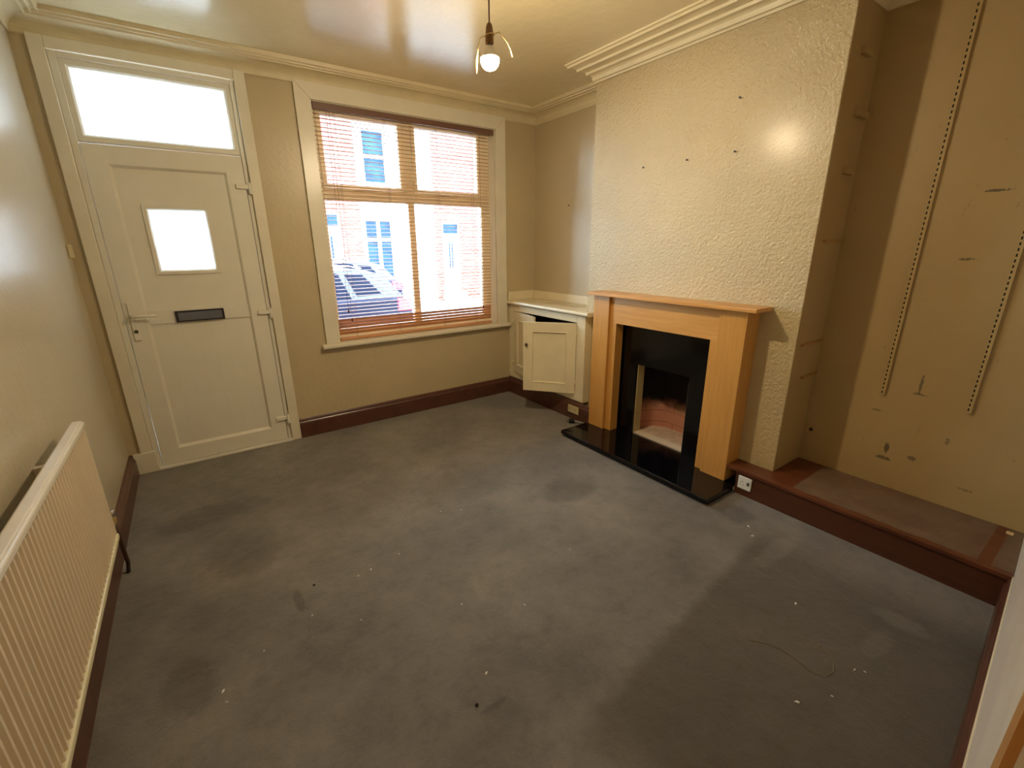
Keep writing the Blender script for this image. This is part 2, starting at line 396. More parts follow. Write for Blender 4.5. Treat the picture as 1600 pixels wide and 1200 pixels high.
def bwp(x0, x1, z0, z1, f=0.0, t=.15):
    return bw_.prism([(x0, yb(x0)+f), (x1, yb(x1)+f), (x1, yb(x1)-t), (x0, yb(x0)-t)], z0, z1, lambda p, q, t_: (p, q, t_))
bw_ = bw; bwp(DX1, XR+.3, 0, H); bwp(-.2, DX0, 0, H); bwp(DX0, DX1, 2.08, H)
struct('wall_back', 'pale painted back wall at the right edge', mb=bw, mat=simple('pale_back_wall_paint', (232, 228, 218), .35, bs_=.03, bscale=30))
d2 = struct('door_2', 'varnished wooden door and casing in the back wall', loc=(1.0, yb(1.0), 0))
bw_ = MB(); bwp(DX1, DX1+.075, 0, 2.15, .012, 0).build('door_casing', M_casing, d2)
bw_ = MB(); bwp(DX0-.075, DX0, 0, 2.15, .012, 0).build('door_casing', M_casing, d2)
bw_ = MB(); bwp(DX0, DX1, 2.08, 2.15, .012, 0).build('door_casing', M_casing, d2)
bw_ = MB(); bwp(DX0, DX1, 0, 2.08, -.08, .12).build('door_leaf', M_casing, d2)
# chimney breast (hollow around the firebox)
fy0, fy1, fz = -1.685, -2.16, .648
cb = MB()
XB = 4.03
cb.box(XC, XB, YC0, -1.58, 0, H); cb.box(XC, XB, -2.27, YC1, 0, H); cb.box(XC, XB, -1.58, -2.27, .78, H)
cb.box(XC, XC+.075, -1.58, fy0, 0, .78); cb.box(XC, XC+.075, fy1, -2.27, 0, .78); cb.box(XC, XC+.075, fy0, fy1, fz, .78)
struct('wall_chimney_breast', 'chimney breast in cream textured wallpaper', mb=cb, mat=M_breast)
struct('wall_chimney_side', 'plain painted side of the chimney breast facing the right alcove', mb=MB().box(XC+.003, XR, YC1, YC1-.003, .1745, H), mat=M_alc)

# cornices
def cornice(name, label, prof, a, b, fn, mat=M_corn):
    struct(name, label, mb=MB().prism(prof, a, b, fn), mat=mat)
def bead(o, z, r, n=4):   # small half-round bead pushing down at offset o
    return [(o+r-r*math.cos(PI*k/n), z-r*math.sin(PI*k/n)) for k in range(n+1)]
profA = [(0, H), (0, 2.69), (.008, 2.688), (.014, 2.694), (.016, 2.705)]
for k in range(1, 8): profA.append((.016+.075*(1-math.cos(k/7*PI/2)), 2.705+.06*math.sin(k/7*PI/2)))
profA += [(.095, 2.761), (.104, 2.762), (.106, 2.772), (.118, 2.774), (.124, 2.767), (.132, 2.768), (.136, 2.780), (.150, 2.781), (.156, 2.775), (.164, 2.776), (.168, 2.79), (.170, H)]
cornice('trim_1', 'moulded cornice along the front wall', profA, 0, XL, lambda p, q, t: (t, -p, q))
cornice('trim_2', 'moulded cornice along the left wall', profA, 0, -4.0, lambda p, q, t: (p, t, q))
cornice('trim_3', 'moulded cornice in the small alcove', profA, 0, YC0, lambda p, q, t: (XL-p, t, q))
cornice('trim_4', 'moulded cornice in the right alcove', profA, YC1, -3.85, lambda p, q, t: (XR-p, t, q))
cornice('trim_5', 'moulded cornice on the alcove side of the chimney breast', profA, XC, XR, lambda p, q, t: (t, YC1-p, q))
pc = [(0, H), (0, 2.742), (.006, 2.736), (.016, 2.736), (.022, 2.748), (.032, 2.750), (.038, 2.744), (.048, 2.744), (.054, 2.756)]
for k in range(1, 5): pc.append((.054+.045*(1-math.cos(k/4*PI/2)), 2.758+.02*math.sin(k/4*PI/2)))
pc += [(.104, 2.770), (.118, 2.770), (.124, 2.784), (.192, 2.788), (.198, 2.775), (.212, 2.775), (.218, 2.788), (.284, 2.792), (.290, 2.780), (.304, 2.779), (.312, 2.79), (.33, 2.79), (.332, H)]
cornice('trim_6', 'wide stepped cornice on the chimney breast', pc, YC0, YC1, lambda p, q, t: (XC-p, t, q), simple('cornice_pale_paint', (222, 210, 172), .4))

# baseboards
skp = [(0, 0), (.02, 0), (.02, .125), (.017, .135), (.012, .142), (.014, .150), (.008, .163), (.004, .168), (0, .168)]
def skirt(name, label, a, b, fn): return struct(name, label, mb=MB().prism(skp, a, b, fn), mat=M_brown)
skirt('baseboard_front', 'dark brown skirting board under the window', 1.12, 3.28, lambda p, q, t: (t, -p, q))
skirt('baseboard_left', 'dark brown skirting board behind the radiator', -.005, -3.98, lambda p, q, t: (p*1.6, t, q*.92))
skirt('baseboard_right', 'dark brown skirting board below the cupboard', 0, -1.305, lambda p, q, t: (3.30-p, t, q*1.03))
skirt('baseboard_back', 'brown skirting board on the back wall', 1.50, 3.24, lambda p, q, t: (t, yb(t)+p, q))
struct('trim_7', 'pale caulk line above the back skirting', mb=MB().prism([(1.50, yb(1.50)+.004), (3.24, yb(3.24)+.004), (3.24, yb(3.24)), (1.50, yb(1.50))], .168, .176, lambda p, q, t: (p, q, t)), mat=M_white)

# ------------------------------------------------------------------ front door
d = struct('door_1', 'white plastic front door with fanlight and small pane', loc=(.59, 0, 0))
ar = MB()
ar.box(.066, .135, 0, -.022, .155, 2.70); ar.box(1.05, 1.119, 0, -.022, 0, 2.70); ar.box(.135, 1.05, 0, -.022, 2.64, 2.70)
ar.build('architrave', M_trim, d, .004)
MB().box(.022, .15, 0, -.026, 0, .157).build('plinth_block', M_trim, d, .004)
fr = MB()
fr.box(.135, .172, .0, .09, 0, 2.64); fr.box(1.022, 1.05, .0, .09, 0, 2.64); fr.box(.172, 1.022, .0, .09, 2.61, 2.64); 
fr.box(.172, 1.022, .02, .09, 2.175, 2.205); 
fr.build('door_frame', M_upvc, d, .003)
MB().box(.15, 1.05, -.03, .1, 0, .018).build('threshold', M_upvc, d, .003)
def beaded(mb, x0, x1, z0, z1, w_, y0, y1, ch=.01):
    """rectangular ring with a chamfered inner edge, face at y0, back at y1"""
    o = [(x0, z0), (x1, z0), (x1, z1), (x0, z1)]; i = [(x0+w_, z0+w_), (x1-w_, z0+w_), (x1-w_, z1-w_), (x0+w_, z1-w_)]
    j = [(x0+w_+ch, z0+w_+ch), (x1-w_-ch, z0+w_+ch), (x1-w_-ch, z1-w_-ch), (x0+w_+ch, z1-w_-ch)]
    vs = [(x, y0, z) for x, z in o]+[(x, y0, z) for x, z in i]+[(x, y0+ch*.9, z) for x, z in j]+[(x, y1, z) for x, z in j]+[(x, y1, z) for x, z in o]
    fs = []
    for k in range(4):
        n = (k+1) % 4
        fs += [(k, n, 4+n, 4+k), (4+k, 4+n, 8+n, 8+k), (8+k, 8+n, 12+n, 12+k), (12+k, 12+n, 16+n, 16+k), (16+k, 16+n, n, k)]
    mb.add(vs, fs); return mb
fl = beaded(MB(), .172, 1.022, 2.18, 2.61, .028, .012, .085, .012); flo = fl.build('fanlight_frame', M_upvc, d, .002)
MB().box(.205, .99, .05, .06, 2.21, 2.58).build('fanlight_glass', M_frost, d)
lf = MB()
# leaf ring with panel recess x .285-.91 z .135-2.06
vs = []
X0, X1, Z0, Z1 = .175, 1.018, .022, 2.168; a0, a1, b0, b1 = .285, .912, .135, 2.058
o4 = [(X0, Z0), (X1, Z0), (X1, Z1), (X0, Z1)]; i4 = [(a0, b0), (a1, b0), (a1, b1), (a0, b1)]; j4 = [(a0+.014, b0+.018), (a1-.014, b0+.018), (a1-.014, b1-.014), (a0+.014, b1-.014)]
vs = [(x, -.006, z) for x, z in o4]+[(x, -.006, z) for x, z in i4]+[(x, .012, z) for x, z in j4]+[(x, .07, z) for x, z in j4]+[(x, .07, z) for x, z in o4]
fs = []
for k in range(4):
    n = (k+1) % 4
    fs += [(k, n, 4+n, 4+k), (4+k, 4+n, 8+n, 8+k), (8+k, 8+n, 12+n, 12+k), (12+k, 12+n, 16+n, 16+k), (16+k, 16+n, n, k)]
leaf = lf.add(vs, fs).build('door_leaf', M_upvc, d, .002)
# moulded infill panel with grooves and a mid rail, hole for the pane
pn = MB(); px0, px1 = a0+.012, a1-.012
pn.box(px0, .415, .014, .05, b0+.01, b1-.01); pn.box(.757, px1, .014, .05, b0+.01, b1-.01)
pn.box(.415, .757, .014, .05, b0+.01, 1.40); pn.box(.415, .757, .014, .05, 1.815, b1-.01)
pn.box(px0, px1, .006, .02, 1.056, 1.15)
pn.build('infill_panel', M_upvc, d)
gr = MB()
for k in range(1, 7): 
    x = px0+(px1-px0)*k/7
    gr.box(x-.0006, x+.0006, .0138, .0142, b0+.02, 1.05)
gr.build('panel_groove', simple('plastic_groove_shade', (214, 209, 192), .5), d)
beaded(MB(), .398, .772, 1.385, 1.832, .022, .004, .045, .010).build('pane_frame', M_upvc, d, .002)
MB().box(.42, .75, .03, .04, 1.405, 1.812).build('pane_glass', M_frost, d)
lp = MB().cbox(.446, .739, .009, -.010, 1.058, 1.136, .003).build('letterplate', simple('dark_letterplate_rim', (34, 34, 44), .35), d); lp['label'] = 'dark framed letterplate'
MB().box(.462, .724, -.010, -.013, 1.069, 1.125).build('flap', M_steel, lp)
hp = MB().cbox(.198, .234, -.006, -.016, .955, 1.215, .005).build('handle_plate', M_upvc, d)
lv = MB(); lv.tube([(.216, -.014, 1.125), (.216, -.055, 1.125), (.225, -.062, 1.125), (.245, -.064, 1.125), (.33, -.060, 1.122), (.345, -.052, 1.12)], [.010, .010, .010, .009, .009, .008], 12)
lv.build('lever', M_upvc, hp)
MB().lathe([(.0115, 0), (.0115, -.004), (.009, -.005), (.0, -.005)], (.216, -.016, 1.02), 'Y', 20).build('keyhole', M_metal_dull, hp)
for hz in (1.973, 1.084, .208):
    h_ = MB().cbox(.955, 1.035, -.006, -.024, hz-.016, hz+.016, .004).build('hinge', M_upvc, d)
    MB().lathe([(.009, -.045), (.010, -.04), (.010, .03), (.009, .034)], (1.042, -.018, hz-.005), 'Z', 14).build('hinge_pin', M_upvc, h_)
MB().box(1.018, 1.0225, -.002, .06, .02, 2.17).build('seal', M_upvc_g, d)

# ------------------------------------------------------------------ window
w1 = struct('window_1', 'cream timber window with four lights', loc=(2.34, .1, .775))
def miter(mb, x0, x1, z0, z1, wd, y0, y1, bottom=False):
    o = [(x0, z0), (x0, z1), (x1, z1), (x1, z0)]; i = [(x0+wd, z0), (x0+wd, z1-wd), (x1-wd, z1-wd), (x1-wd, z0)]
    for k in range(3):
        q = [o[k], o[k+1], i[k+1], i[k]]
        mb.add([(x, y0, z) for x, z in q]+[(x, y1, z) for x, z in q], [(0, 1, 2, 3), (7, 6, 5, 4), (0, 4, 5, 1), (1, 5, 6, 2), (2, 6, 7, 3), (3, 7, 4, 0)])
    return mb
miter(MB(), 1.42, 3.265, .775, 2.71, .112, -.022, 0).build('architrave', M_trim, w1, .004)
sl = MB()
sl.prism([(0, .742), (0, .775), (-.052, .775), (-.058, .770), (-.060, .758), (-.058, .746), (-.052, .742)], 1.385, 3.285, lambda p, q, t: (t, p, q))
sl.box(1.531, 3.149, 0, .11, .7755, .779)
sl.build('window_sill', M_trim, w1)
rv = MB(); rv.box(3.142, 3.15, 0, .1, .779, 2.60); rv.box(1.53, 1.538, 0, .1, .779, 2.60); rv.box(1.538, 3.142, 0, .1, 2.592, 2.60)
rv.build('reveal_lining', M_trim, w1)
wf = MB()
wf.box(1.53, 1.575, .10, .17, .775, 2.60); wf.box(3.05, 3.15, .10, .17, .775, 2.60); wf.box(1.575, 3.05, .10, .17, 2.565, 2.60)
wf.box(1.575, 3.05, .10, .17, .775, .87); wf.box(1.575, 3.05, .098, .17, 1.925, 2.005); wf.box(2.285, 2.345, .10, .17, .87, 1.925)
wf.box(2.27, 2.345, .10, .17, 2.005, 2.565)
wf.build('window_frame', M_winf, w1, .003)
def ring_(mb, x0, x1, z0, z1, wd, y0, y1): return beaded(mb, x0, x1, z0, z1, wd, y0, y1, .008)
for (x0, x1) in ((1.575, 2.265), (2.35, 3.045)):
    c_ = ring_(MB(), x0, x1, 2.005, 2.565, .028, .088, .15).build('casement', M_winf, w1, .002)
    MB().box(x0+.03, x1-.03, .12, .124, 2.03, 2.54).build('pane', M_glass, c_)
    xm = (x0+x1)/2
    MB().tube([(xm-.10, .083, 2.008), (xm-.02, .079, 2.012), (xm+.09, .079, 2.012)], .006, 8).build('casement_stay', M_winf, c_)
MB().box(1.575, 2.285, .13, .134, .87, 1.925).build('pane', M_glass, w1)
MB().box(2.345, 3.05, .13, .134, .87, 1.925).build('pane', M_glass, w1)

# venetian blind
bl = thing('venetian_blind', (2.34, .045, .80), 'brown wooden venetian blind with thin open slats hanging in the front window', 'blind')
MB().cbox(1.541, 3.14, -.008, .004, 2.545, 2.592, .002).build('valance', M_valance, bl)
MB().box(1.545, 3.136, .012, .062, 2.555, 2.590).build('headrail', M_valance, bl)
sb = MB()
z = 2.525; bx0, bx1 = 1.550, 3.100
def slat(mb, z, ang, x0=bx0, x1=bx1, w_=.027, t=.0034, yc=.04):
    n = 4; top = []; bot = []
    for k in range(n+1):
        u = -w_/2+w_*k/n; cr = .0016*(1-(2*k/n-1)**2)
        y = u*math.cos(ang)-cr*math.sin(ang); zz = u*math.sin(ang)+cr*math.cos(ang)
        top.append((yc+y, z+zz+t/2)); bot.append((yc+y, z+zz-t/2))
    mb.prism(top+bot[::-1], x0, x1, lambda p, q, t_: (t_, p, q))
while z > .955:
    slat(sb, z, math.radians(3)); z -= .0305
slat_o = sb.build('slat_bank', M_blind, bl)
sb = MB(); z = .950
while z > .83:
    slat(sb, z, math.radians(-58), yc=.04); z -= .0265
sb.build('closed_slat_bank', M_blind, bl)
MB().cbox(bx0, bx1, .024, .058, .782, .806, .004).build('bottom_rail', M_blind, bl)
for x in (1.70, 2.10, 2.56, 2.92):
    MB().tube([(x, .021, 2.55), (x, .021, .80)], .0011, 5).tube([(x, .060, 2.55), (x, .060, .80)], .0011, 5).build('ladder_cord', M_valance, bl)
for x, z0 in ((1.632, 1.03), (1.655, .955), (2.975, .96)):
    cd = MB().tube([(x, -.012, 2.55), (x, -.012, z0+.02)], .0013, 6).build('pull_cord', M_valance, bl)
    MB().lathe([(.002, .03), (.005, .024), (.0075, .004), (.006, 0)], (x, -.012, z0-.01), 'Z', 12).build('tassel', simple('dark_wood_tassel', (84, 42, 34), .4), cd)

# ------------------------------------------------------------------ radiator
rd = thing('radiator', (.08, -2.3, .29), 'cream ribbed panel radiator mounted low on the left wall', 'radiator')
ry0, ry1, rz0, rz1, rx = -1.475, -3.15, .30, .875, .100
rp = MB(); prof = []
pitch = .0335; y = ry0-.012; n = int((ry0-ry1-.03)/pitch)
for k in range(n):
    for u, dx in ((0, 0), (.14, 0), (.30, -.009), (.66, -.009), (.86, 0)): prof.append((y-pitch*(k+u), rx+dx-.001))
prof.append((y-pitch*n, rx-.001))
back = [(prof[-1][0], rx-.03), (prof[0][0], rx-.03)]
pr_ = prof+back
rp.prism(pr_, rz0+.022, rz1-.028, lambda p, q, t: (q, p, t))
rp.build('ribbed_panel', M_rad, rd)
MB().cbox(.058, rx+.004, ry0, ry1, rz1-.030, rz1-.006, .006).cbox(.066, rx-.004, ry0-.003, ry1, rz1-.010, rz1, .003).build('top_rail', simple('radiator_white_enamel', (232, 228, 214), .22), rd)
MB().cbox(.074, rx+.004, ry0, ry1, rz0, rz0+.026, .005).build('bottom_rail', simple('radiator_yellowed_enamel', (226, 220, 184), .25), rd)
MB().box(.066, rx-.002, ry0-.002, ry0-.012, rz0+.02, rz1-.02).build('end_cap', M_rad, rd)
for yy in (-1.78, -2.85): MB().box(0, .07, yy, yy-.03, .36, .82).build('wall_bracket', M_rad, rd)
va = MB(); va.lathe([(.011, 0), (.012, .01), (.012, .036), (.010, .045)], (.070, -1.318, .295), 'Z', 16); va.tube([(.07, -1.318, .315), (.075, -1.48, .318)], .010, 12)
vo_ = va.build('valve', simple('old_brass_valve', (190, 170, 112), .35, .4), rd)
MB().lathe([(.014, 0), (.0155, .003), (.0155, .024), (.013, .028), (0, .029)], (.070, -1.318, .340), 'Z', 20).build('valve_cap', M_chrome, vo_)
MB().tube([(.07, -1.318, .296), (.070, -1.31, .18), (.070, -1.29, .06), (.060, -1.285, .0)], .0085, 12).build('pipe', M_pipe, rd)

# ------------------------------------------------------------------ alarm contact box
t = MB().cbox(.0, .022, -.055, -.095, 1.505, 1.585, .005).build('sensor_box', simple('cream_sensor_plastic', (206, 190, 150), .4)); tag(t, 'small cream plastic box fixed on the left wall beside the front door', 'sensor box')

# ------------------------------------------------------------------ corner cupboard
FX = 3.30
cu = thing('cupboard', (3.45, -.6, .175), 'cream painted low cupboard with one door hanging open in the corner by the window', 'cupboard')
fr = MB()
fr.box(FX, FX+.022, -.002, -.085, .178, .965); fr.box(FX, FX+.022, -1.05, -1.157, .178, .965)
fr.box(FX, FX+.022, -.085, -1.05, .902, .965); fr.box(FX, FX+.022, -.085, -1.05, .178, .246)
fr.box(FX+.022, XC-.002, -1.135, -1.157, .178, .965)
fr.build('face_frame', M_cup, cu, .003)
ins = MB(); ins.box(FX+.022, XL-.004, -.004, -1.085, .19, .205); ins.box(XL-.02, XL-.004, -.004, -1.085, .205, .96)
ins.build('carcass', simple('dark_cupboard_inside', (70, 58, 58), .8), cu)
wt = MB()
wt.prism([(FX-.03, .974), (FX-.038, .982), (FX-.040, .992), (FX-.038, 1.002), (FX-.030, 1.008), (XL-.004, 1.008), (XL-.004, .974)], -.003, -1.083, lambda p, q, t: (p, t, q))
wt.prism([(FX-.03, .974), (FX-.038, .982), (FX-.040, .992), (FX-.038, 1.002), (FX-.030, 1.008), (XC-.003, 1.008), (XC-.003, .974)], -1.083, -1.215, lambda p, q, t: (p, t, q))
wt.build('worktop', M_cup, cu)
MB().box(3.40, 3.56, -.42, -.90, 1.0082, 1.0095).build('hatch_panel', simple('worktop_hatch_paint', (204, 186, 150), .4), cu)
sp_ = MB(); sp_.cbox(XL-.022, XL-.002, -.003, -1.085, 1.008, 1.093, .004); sp_.cbox(FX-.018, XL-.022, -.003, -.022, 1.008, 1.098, .004)
sp_.build('upstand', M_cup, cu)
def cupdoor(hinge, end, z0, z1, knob, thick=.022, knobz=.69):
    hx, hy = hinge; dv = Vector((end[0]-hx, end[1]-hy)); L = dv.length; dv.normalize()
    out = Vector((dv.y, -dv.x))
    if out.x > 0: out = -out                      # outer face looks into the room
    def fn(u, v, z_): p = Vector(hinge)+dv*u-out*v; return (p.x, p.y, z_)
    mb = MB(); st = .082; ch = .014
    def q(a_, v): return [fn(a_, v, z0+a_), fn(L-a_, v, z0+a_), fn(L-a_, v, z1-a_), fn(a_, v, z1-a_)]
    vs = q(0, 0)+q(st, 0)+q(st+.004, -.004)+q(st+ch*.7, -.002)+q(st+ch, .009)+q(0, thick); fs = []
    for r in range(4):
        for k in range(4):
            n = (k+1) % 4; fs.append((r*4+k, r*4+n, r*4+4+n, r*4+4+k))
    fs.append((16, 17, 18, 19)); fs.append((20, 21, 22, 23))
    for k in range(4): fs.append((20+k, 20+(k+1) % 4, (k+1) % 4, k))
    mb.add(vs, fs)
    o = mb.build('cupboard_door', M_cup, cu)
    p = Vector(fn(L-.035, 0, knobz)); nn = Vector((out.x, out.y, 0))
    if knob: MB().tube([p, p+nn*.008, p+nn*.012, p+nn*.02, p+nn*.026, p+nn*.028], [.006, .006, .012, .015, .011, .003], 16).build('knob', M_knob, o)
    for zz in (z0+.10, z1-.10):
        MB().lathe([(.005, -.03), (.005, .03)], (hx-.003, hy+(.004 if dv.y < 0 else -.004), zz), 'Z', 10).build('hinge', M_cup, o)
    return o
M_knob = simple('dark_wood_knob', (62, 40, 28), .3)
rdoor = cupdoor((FX-.004, -1.052), (2.985, -.677), .245, .895, True); rdoor['label'] = 'cupboard door standing wide open'
ldoor = cupdoor((FX-.002, -.086), (3.205, -.548), .25, .90, False); ldoor['label'] = 'cupboard door slightly ajar'

# ------------------------------------------------------------------ fireplace
fs_ = thing('fire_surround', (3.3, -1.95, .05), 'pale beech fire surround with a plain mantel shelf on the chimney breast', 'fire surround')
PF = 3.238; m0, m1 = -1.308, -1.475; n0_, n1_ = -2.398, -2.575
MB().box(PF, XC, m0, m1, .0505, 1.172).build('upright', M_oakv, fs_, .002)
MB().box(PF, XC, n0_, n1_, .0505, 1.172).build('upright', M_oakv, fs_, .002)
MB().box(PF+.024, XC-.02, m1, n0_, .964, 1.172).build('frieze', M_oakh, fs_, .001)
MB().box(PF+.026, XC-.036, m1, -1.537, .0505, .964).build('inner_upright', M_oakv, fs_, .001)
MB().box(PF+.026, XC-.036, -2.340, n0_, .0505, .964).build('inner_upright', M_oakv, fs_, .001)
MB().cbox(3.195, XC, -1.268, -2.642, 1.1725, 1.197, .004).build('mantel_shelf', M_oakh, fs_)
bp_ = thing('fireplace_back_panel', (3.37, -1.95, .05), 'black polished stone back panel with a square opening inside the fire surround', 'fireplace panel')
p_ = MB(); PX = 3.366
p_.box(PX, XC-.001, -1.4755, fy0, .0505, .963); p_.box(PX, XC-.001, fy1, -2.397, .0505, .963); p_.box(PX, XC-.001, fy0, fy1, fz, .963)
p_.build('stone_slab', M_blackp, bp_)
MB().box(PX-.0015, XC, fy1+.0015, fy1+.0001, .052, fz-.04).build('edge_strip', M_chrome, bp_)
he = thing('hearth', (3.1, -1.95, 0), 'black polished stone hearth slab on the carpet below the fire surround', 'hearth')
h_ = MB(); h_.prism([(2.955, .008), (2.938, .022), (2.938, .044), (2.944, .050), (PF+.0, .050), (PF+.0, .008)], -1.285, -2.640, lambda p, q, t: (p, t, q))
h_.box(PF, XC, -1.30, -2.574, .008, .050)
h_.build('slab', M_black, he)
MB().box(2.962, XC-.002, -1.31, -2.60, 0, .0085).build('bedding', M_dark, he)
fb = thing('fireback', (3.6, -1.92, .05), 'sooty brick fireback and pale hearth base inside the fireplace opening', 'fireback')
r1 = MB().box(XC+.0755, XB-.03, -1.585, -2.265, .002, .052); r1.build('base', M_hfloor, fb)
MB().box(XC+.001, XC+.074, fy0-.001, fy1+.001, .0505, .062).build('front_sill', simple('pale_mortar_sill', (206, 190, 168), .85, bs_=.2), fb)
MB().box(XC+.001, XC+.0745, fy0-.001, fy0-.007, .062, fz-.002).build('jamb_strip', M_jamb, fb)
k_ = MB()
# splayed cheeks and sloping back
bk = [(-1.60, XC+.08), (-1.68, XC+.27), (-1.76, XC+.33), (-2.09, XC+.33), (-2.17, XC+.27), (-2.25, XC+.08)]
vs = []; 
for (y_, x_) in bk: vs.append((x_, y_, .052))
for (y_, x_) in bk: vs.append((x_, y_, .36))
for (y_, x_) in bk: vs.append((x_-.10 if x_ > XC+.2 else x_, y_, .775))
fs = []
for r in range(2):
    for k in range(5): fs.append((r*6+k, r*6+k+1, r*6+7+k, r*6+6+k))
k_.add(vs, fs)
fbk = k_.build('brick_lining', M_fire, fb); sm_ = fbk.modifiers.new('thick', 'SOLIDIFY'); sm_.thickness = .02; sm_.offset = 0

# ------------------------------------------------------------------ boxed ledge in the right alcove
lg = thing('boxed_ledge', (3.4, -3.25, 0), 'long brown varnished boxed-in ledge along the foot of the right alcove', 'ledge')
yb0, yb1 = yb(3.243), yb(XR)
MB().prism([(3.250, -2.645), (3.250, yb0), (3.268, yb(3.268)), (3.268, -2.645)], 0, .152, lambda p, q, t: (p, q, t)).build('front_board', M_ledgef, lg)
MB().box(3.245, 3.262, -2.6455, yb(3.245), .143, .1525).build('moulding', M_ledgef, lg)
tp = MB()
tp.prism([(3.238, -2.576), (XC-.001, -2.576), (XC-.001, YC1-.002), (XR-.001, YC1-.002), (XR-.001, yb(XR)+.0), (3.238, yb(3.238))], .1525, .174, lambda p, q, t: (p, q, t))
tp.build('top_board', M_ledget, lg, .003)
MB().box(3.655, 3.69, -3.79, -3.815, .1742, .175).build('paint_chip', simple('bare_wood_chip', (220, 196, 140), .7), lg)

# ------------------------------------------------------------------ sockets and plug
so = thing('power_socket', (3.243, -2.71, .045), 'white single power socket on the brown ledge front beside the hearth', 'socket')
MB().cbox(3.2495, 3.240, -2.664, -2.750, .048, .134, .004).build('faceplate', M_sock, so)
hs = MB()
for (dy, dz_, w_, h__) in ((0, .030, .008, .004), (-.011, .0, .003, .007), (.011, 0, .003, .007)):
    yy = -2.692+dy*-1; zz = .085+dz_*.6-.004
    hs.box(3.2402, 3.2392, yy-w_/2, yy+w_/2, zz-h__/2, zz+h__/2)
hs.build('pin_slots', M_slot, so)
MB().cbox(3.240, 3.2355, -2.724, -2.736, .084, .106, .001).build('switch_rocker', simple('dark_switch_rocker', (60, 58, 56), .4), so)
s2 = thing('power_socket', (3.275, -1.07, .06), 'yellowed double power socket on the skirting board below the cupboard', 'socket')
MB().cbox(3.2795, 3.270, -1.0, -1.140, .062, .134, .004).build('faceplate', M_sock2, s2)
for yc_ in (-1.030, -1.095):
    hs = MB()
    for dy, dz_ in ((0, .012), (-.009, 0), (.009, 0)): hs.box(3.2702, 3.2692, yc_+dy-.002, yc_+dy+.002, .092+dz_, .099+dz_)
    hs.build('pin_slots', M_slot, s2)
for yc_ in (-1.012, -1.128): MB().cbox(3.270, 3.2665, yc_-.005, yc_+.005, .112, .128, .001).build('switch_rocker', M_sock2, s2)
pg = thing('mains_plug', (3.2, -1.10, 0), 'dark plug with metal pins and a grey lead lying on the carpet by the hearth', 'plug')
b_ = MB(); b_.cbox(-.025, .025, -.024, .024, 0, .030, .006); b_.xf(Matrix.Translation((3.205, -1.125, .004)) @ Matrix.Rotation(-.7, 4, 'Z')); b_.build('plug_body', M_dark, pg)
b_ = MB(); b_.box(-.045, -.025, -.004, .004, .018, .022); b_.box(-.045, -.025, -.014, -.008, .004, .008); b_.box(-.045, -.025, .008, .014, .004, .008)
b_.xf(Matrix.Translation((3.205, -1.125, .006)) @ Matrix.Rotation(-.7, 4, 'Z')); b_.build('pins', M_chrome, pg)
MB().tube([(3.222, -1.142, .018), (3.24, -1.17, .02), (3.262, -1.215, .016), (3.275, -1.262, .010), (3.28, -1.279, .006)], [.006, .005, .004, .004, .004], 10).build('lead', simple('grey_lead', (150, 150, 150), .4), pg)

# ------------------------------------------------------------------ shelf channels
def channel(y, z0, z1, label):
    o = thing('shelf_upright', (XR, y, z0), label, 'shelf upright', None)
    mb = MB(); x1 = XR-.0145
    mb.box(XR-.0005, x1, y-.0095, y+.0095, z0, z1); mb.build('channel', M_chan, o)
    q = MB(); z_ = z0+.012
    while z_ < z1-.02:
        q.box(x1-.0006, x1+.0004, y+.0010, y+.0068, z_, z_+.014)
        z_ += .0254
    q.build('slot_row', M_slot, o)
    return o
channel(-3.166, .717, 2.665, 'slotted metal shelf upright nearer the chimney breast in the right alcove')
channel(-3.529, .716, 2.665, 'slotted metal shelf upright nearer the right edge of the photo, by the back wall')
# painted-over shelf batten stubs on the side of the chimney breast
bat = [(3.50, 3.60, 2.475, 'topmost, just under the cornice', 0), (3.56, 3.70, 2.207, 'second from the top, bulging rounded stub', 0), (3.55, 3.66, 1.93, 'third from the top', 0),
       (3.475, 3.725, 1.568, 'fourth from the top, long thin ledge level with the mirror hooks', 0), (3.44, 3.71, .981, 'fifth from the top, slanting dark ledge', 0), (3.52, 3.72, .771, 'lowest, slanting dark ledge above the wall patch', 0)]
bl_labels = ['painted-over shelf batten stub on the chimney side, topmost of six', 'painted-over shelf batten stub on the chimney side, second from top', 'painted-over shelf batten stub on the chimney side, third from top',
             'long thin batten stub on the chimney side, fourth from top', 'brown-edged batten stub on the chimney side, fifth from top', 'brown-edged batten stub on the chimney side, lowest of six']
M_bat = simple('old_batten_edge', (168, 128, 70), .5)
for i, (x0, x1, z_, _, _) in enumerate(bat):
    mb = MB(); th = .012 if i > 2 else .032
    mb.cbox(x0, x1, YC1-.003, YC1-(.02 if i > 2 else .028), z_-th/2, z_+th/2, .003)
    tag(mb.build('batten_stub', M_bat if i > 2 else M_alc, None), bl_labels[i], 'shelf batten', 'shelf batten stubs on the chimney side')
t = thing('wall_patch', (XR, -2.85, .34), 'square painted patch with a dark hole low on the right alcove wall', 'wall patch')
MB().cbox(XR, XR-.004, -2.806, -2.895, .335, .42, .002).build('plate', M_alc, t)
MB().lathe([(.012, 0), (.012, -.002), (.006, -.0025)], (XR-.004, -2.845, .392), 'X', 14).build('hole', simple('dark_hole', (56, 40, 22), .9), t)

